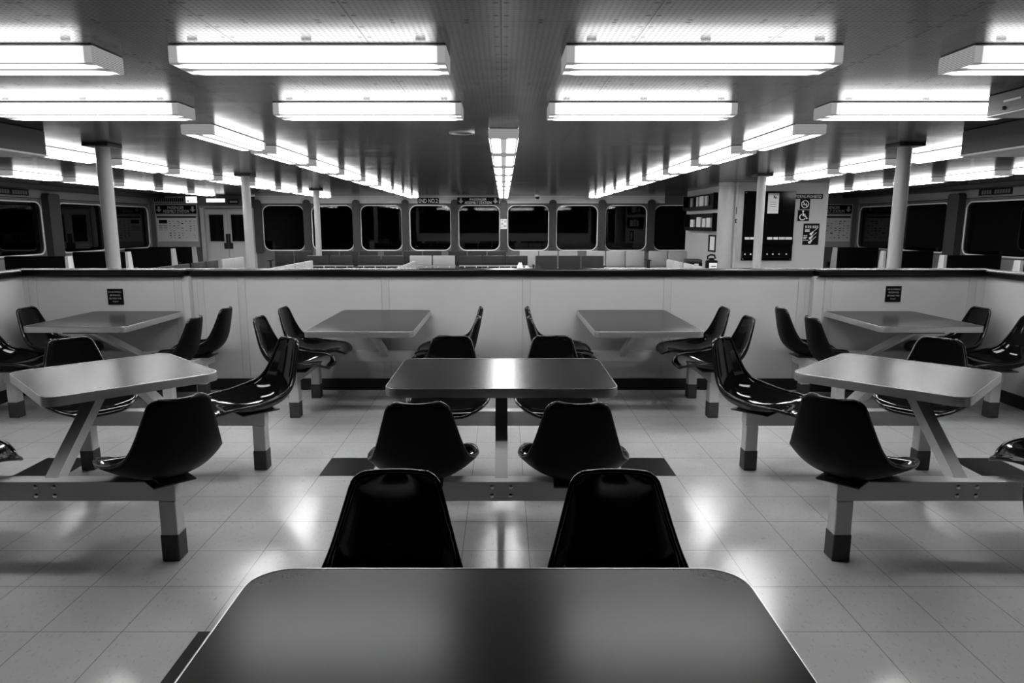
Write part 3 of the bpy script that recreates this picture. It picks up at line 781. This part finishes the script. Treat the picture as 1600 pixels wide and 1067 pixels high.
bm = BM(); box(bm, -.01, -.002, -.19, .19, -.145, .145); obj('notice_paper', bm, M['paper'], t)

# ------------------------------------------------------------------ seating beyond the partition
def seat_unit(label, n, mat, loc, face, rail=False, top=.80, pitch=.46, arms=True, group='beam seating beyond the partition'):
    """n joined seats, local x along the row, sitter looks to local +Y"""
    t = thing('beam_seating', label, 'seating', loc, math.radians(face), group)
    W = n*pitch
    for i in range(n):
        x = -W/2 + pitch*(i+.5)
        z0 = top-.19 if rail else top-.36
        bm = BM(); box(bm, x-pitch/2+.012, x+pitch/2-.012, -.25, -.20, z0, top, .014, 2)
        obj('backrest', bm, mat, t, smooth=True)
        if rail:
            bm = BM(); box(bm, x-pitch/2+.012, x+pitch/2-.012, -.24, -.20, .40, top-.215, .01, 2); obj('lower_back', bm, mat, t, smooth=True)
        bm = BM(); box(bm, x-pitch/2+.012, x+pitch/2-.012, -.19, .24, .37, .43, .018, 2)
        obj('seat_pad', bm, mat, t, smooth=True)
    if rail:
        bm = BM(); box(bm, -W/2, W/2, -.262, -.2, top-.213, top-.192); r = obj('back_rail', bm, M['seat_metal'], t)
        for i in range(2*n):
            bm = BM(); sphere(bm, (-W/2 + pitch*(i+.5)/2, -.262, top-.222), .012); obj('rail_bolt', bm, M['white'], r, smooth='all')
    bm = BM(); box(bm, -W/2, W/2, -.03, .03, .31, .369); obj('seat_beam', bm, M['black_metal'], t)
    for sx in (-1, 1):
        bm = BM(); box(bm, sx*W*.35-.03, sx*W*.35+.03, -.03, .03, 0, .31); box(bm, sx*W*.35-.03, sx*W*.35+.03, -.25, .25, 0, .03); obj('leg', bm, M['seat_metal'], t)
        if arms:
            bm = BM(); xa = sx*(W/2+.02); box(bm, xa-.02, xa+.02, -.2, .15, .58, .61, .006, 1); box(bm, xa-.015, xa+.015, -.03, .03, .335, .58); obj('armrest', bm, M['black_metal'], t)
    return t
Y1, Y2 = 13.9, 15.9
for x, n, m, rl, lb in ((-3.46, 2, 'seat_dark', True, 'pair of charcoal seats seen from behind, beside the farthest left post'),
                        (-2.44, 2, 'seat_dark', True, 'pair of charcoal seats seen from behind, left of the pale pair'),
                        (-1.42, 2, 'seat_light', True, 'pair of light grey seats seen from behind below the END NO.2 sign'),
                        (-.2, 3, 'seat_dark', True, 'three charcoal seats with pale rail seen from behind below the assembly sign'),
                        (1.31, 3, 'seat_dark', False, 'three charcoal seats with plain tall backs right of the white paper bags')):
    seat_unit(lb, n, M[m], (x, Y1, 0), 0, rl, arms=(n == 3 and not rl))
for x, n, m, lb in ((-4.92, 2, 'seat_dark', 'two dark seats facing the viewer under the window nearest the doors'),
                    (-3.62, 3, 'seat_dark', 'three dark seats facing the viewer behind the farthest left post'),
                    (-2.13, 3, 'seat_dark', 'three dark seats facing the viewer under the END NO.2 sign'),
                    (-.62, 3, 'seat_dark', 'three dark seats facing the viewer under the centre pillar'),
                    (1.05, 3, 'seat_light', 'three light seats facing the viewer behind the plain tall charcoal seats'),
                    (2.62, 3, 'seat_light', 'three light seats facing the viewer right of the plain tall charcoal seats'),
                    (3.85, 2, 'seat_light', 'two light seats facing the viewer beside the stairwell corner')):
    seat_unit(lb, n, M[m], (x, Y2, 0), 180, False, arms=True)
for x, y, n, m, f, lb in ((-5.25, 9.4, 2, 'seat_dark', 90, 'charcoal seat pair at the near end of the long left row'),
                          (-5.25, 10.45, 2, 'seat_dark', 90, 'charcoal seat pair second along the long left row'),
                          (-5.25, 11.55, 2, 'seat_dark', 90, 'charcoal seat pair third along the long left row'),
                          (-5.25, 12.75, 2, 'seat_light', 90, 'light grey seat pair ending the long left row'),
                          (-3.55, 10.35, 2, 'seat_light', 90, 'light grey seat pair nearer the viewer beside the middle left post'),
                          (-3.55, 11.4, 2, 'seat_light', 90, 'light grey seat pair farther away beside the middle left post'),
                          (-1.75, 9.5, 3, 'seat_light', 90, 'light grey seats nearer the viewer in the short centre left row'),
                          (-1.75, 10.95, 3, 'seat_light', 90, 'light grey seats farther away in the short centre left row'),
                          (3.15, 10.6, 2, 'seat_light', -90, 'light grey seat pair nearer the viewer before the stairwell'),
                          (3.15, 11.75, 2, 'seat_light', -90, 'light grey seat pair farther away before the stairwell')):
    seat_unit(lb, n, M[m], (x, y, 0), f, False, pitch=.5, arms=False)
# high-backed booth benches along both sides
for s, nme, ys, xe in ((-1, 'left', (13.45, 15.6, 17.75, 18.95), 8.5), (1, 'right', (11.5, 13.5, 15.65, 17.95), 8.62)):
    for i, y in enumerate(ys):
        tz = .80 if s < 0 else .82
        t = thing('booth_bench', 'black high-backed booth bench along the %s windows, %s from the viewer' % (nme, ordl[i]), 'bench', (s*xe, y, 0), 0, 'booth benches along the windows')
        a, b = sorted((s*.06, s*(SIDE-.17-xe)))
        bm = BM(); box(bm, a, b, -.05, .07, .1, tz, .03, 3); obj('backrest', bm, M['booth'], t, smooth=True)
        bm = BM()
        a2, b2 = sorted((0, s*.058))
        prism(bm, [(-.06, 0), (.22, 0), (.09, tz), (-.05, tz)], lambda u, v: (a2, u, v), lambda u, v: (b2, u, v)); obj('end_panel', bm, M['booth_end'], t)
        if y < 18.5:
            bm = BM(); box(bm, a, b, .071, .5, .30, .43, .03, 2); obj('seat_pad', bm, M['booth'], t, smooth=True)
            bm = BM(); box(bm, a, b, .071, .45, 0, .299); obj('plinth', bm, M['black_metal'], t)
# small tables and things left on them
def side_table(label, x, y, w, d, h):
    t = thing('side_table', label, 'table', (x, y, 0), 0, 'low side tables beyond the partition')
    bm = BM(); box(bm, -w/2, w/2, -d/2, d/2, h-.03, h, .005, 1); obj('tabletop', bm, M['seat_metal'], t)
    bm = BM(); cyl(bm, 0, 0, .02, h-.03, .03, 16); obj('pedestal', bm, M['black_metal'], t, smooth=True)
    bm = BM(); cyl(bm, 0, 0, 0, .02, .16, 20); obj('foot_plate', bm, M['black_metal'], t)
side_table('low side table under the white paper bags', .45, 13.0, .6, .4, .46)
side_table('low side table under the black bag and jug', 3.72, 12.95, .7, .4, .50)
def crumple(name, label, cat, grp, x, y, z, w, h, mat):
    bm = BM(); rings = []
    n = 10
    for i in range(8):
        f = i/7; r = w*(1 - .55*f**2)*(.9 + .25*random.random())
        rings.append([bm.verts.new((r*math.cos(k*2*PI/n)*random.uniform(.8, 1.15), .7*r*math.sin(k*2*PI/n)*random.uniform(.8, 1.15), h*f)) for k in range(n)])
    for i in range(7):
        for k in range(n): bm.faces.new((rings[i][k], rings[i][(k+1) % n], rings[i+1][(k+1) % n], rings[i+1][k]))
    bm.faces.new(rings[0][::-1]); bm.faces.new(rings[-1])
    return tag(obj(name, bm, mat, loc=(x, y, z)), label, cat, grp)
crumple('paper_bag', 'taller crumpled white paper bag showing over the partition rail', 'bag', 'white paper bags', .31, 13.0, .46, .075, .24, M['white'])
crumple('paper_bag', 'shorter crumpled white paper bag showing over the partition rail', 'bag', 'white paper bags', .45, 13.0, .46, .075, .18, M['white'])
crumple('cloth_bundle', 'small dark bundle beside the white paper bags', 'bundle', None, .64, 13.0, .46, .09, .19, M['seat_dark'])
t = thing('tote_bag', 'squat black bag with pale patches in front of the stairwell side', 'bag', (3.60, 12.95, .50))
bm = BM(); box(bm, -.13, .13, -.1, .1, 0, .22, .03, 2); obj('bag_body', bm, M['black'], t, smooth=True)
bm = BM(); box(bm, -.19, .12, -.12, .12, .20, .27, .03, 2); obj('flap', bm, M['seat_dark'], t, smooth=True)
bars('patch', t, [(-.09, -.05, .06, .13), (.0, .03, .05, .12), (-.03, .05, .14, .19)], -.102, M['paper'])
t = thing('jug', 'upright black jug with a white label in front of the stairwell side', 'jug', (3.92, 12.95, .50))
bm = BM(); box(bm, -.1, .1, -.09, .09, 0, .25, .03, 2); cyl(bm, 0, 0, .24, .29, .06, 16, .04); obj('jug_body', bm, M['black'], t, smooth=True)
bm = BM(); tube_path(bm, [(-.07, 0, .26), (-.08, 0, .32), (-.02, 0, .35), (.05, 0, .34), (.07, 0, .28)], .018, n=8); obj('handle', bm, M['black'], t, smooth='all')
bm = BM(); box(bm, -.07, .08, -.094, -.0905, .03, .2); lb_ = obj('label_panel', bm, M['white'], t)
bars('printing', lb_, [(-.03, .06, .13, .145), (.0, .02, .06, .1)], -.0955, M['black'])

# ------------------------------------------------------------------ world, camera, view
w = bpy.data.worlds.new('night'); SC.world = w; w.use_nodes = True
bg = w.node_tree.nodes['Background']; bg.inputs[0].default_value = (0, 0, 0, 1); bg.inputs[1].default_value = 0.0
cam = bpy.data.cameras.new('camera'); co = bpy.data.objects.new('camera', cam); COL.objects.link(co)
cam.sensor_width = 36.0; cam.lens = 36.0 * 1067 / 1600; cam.shift_x = 13/1600; cam.clip_start = .05; cam.clip_end = 100
co.location = (0, 0, 1.42); co.rotation_euler = (PI/2 - math.atan((533.5-350)/1067), 0, 0)
SC.camera = co
SC.view_settings.view_transform = 'Standard'
try: SC.view_settings.look = 'None'
except Exception: pass
SC.view_settings.exposure = 1.3; SC.view_settings.gamma = 1.0; SC.view_settings.use_curve_mapping = False
SC.cycles.use_denoising = True
SC.cycles.max_bounces = 8; SC.cycles.diffuse_bounces = 3; SC.cycles.glossy_bounces = 4; SC.cycles.transparent_max_bounces = 8
SC.cycles.sample_clamp_indirect = 6.0
SC.cycles.caustics_reflective = False; SC.cycles.caustics_refractive = False
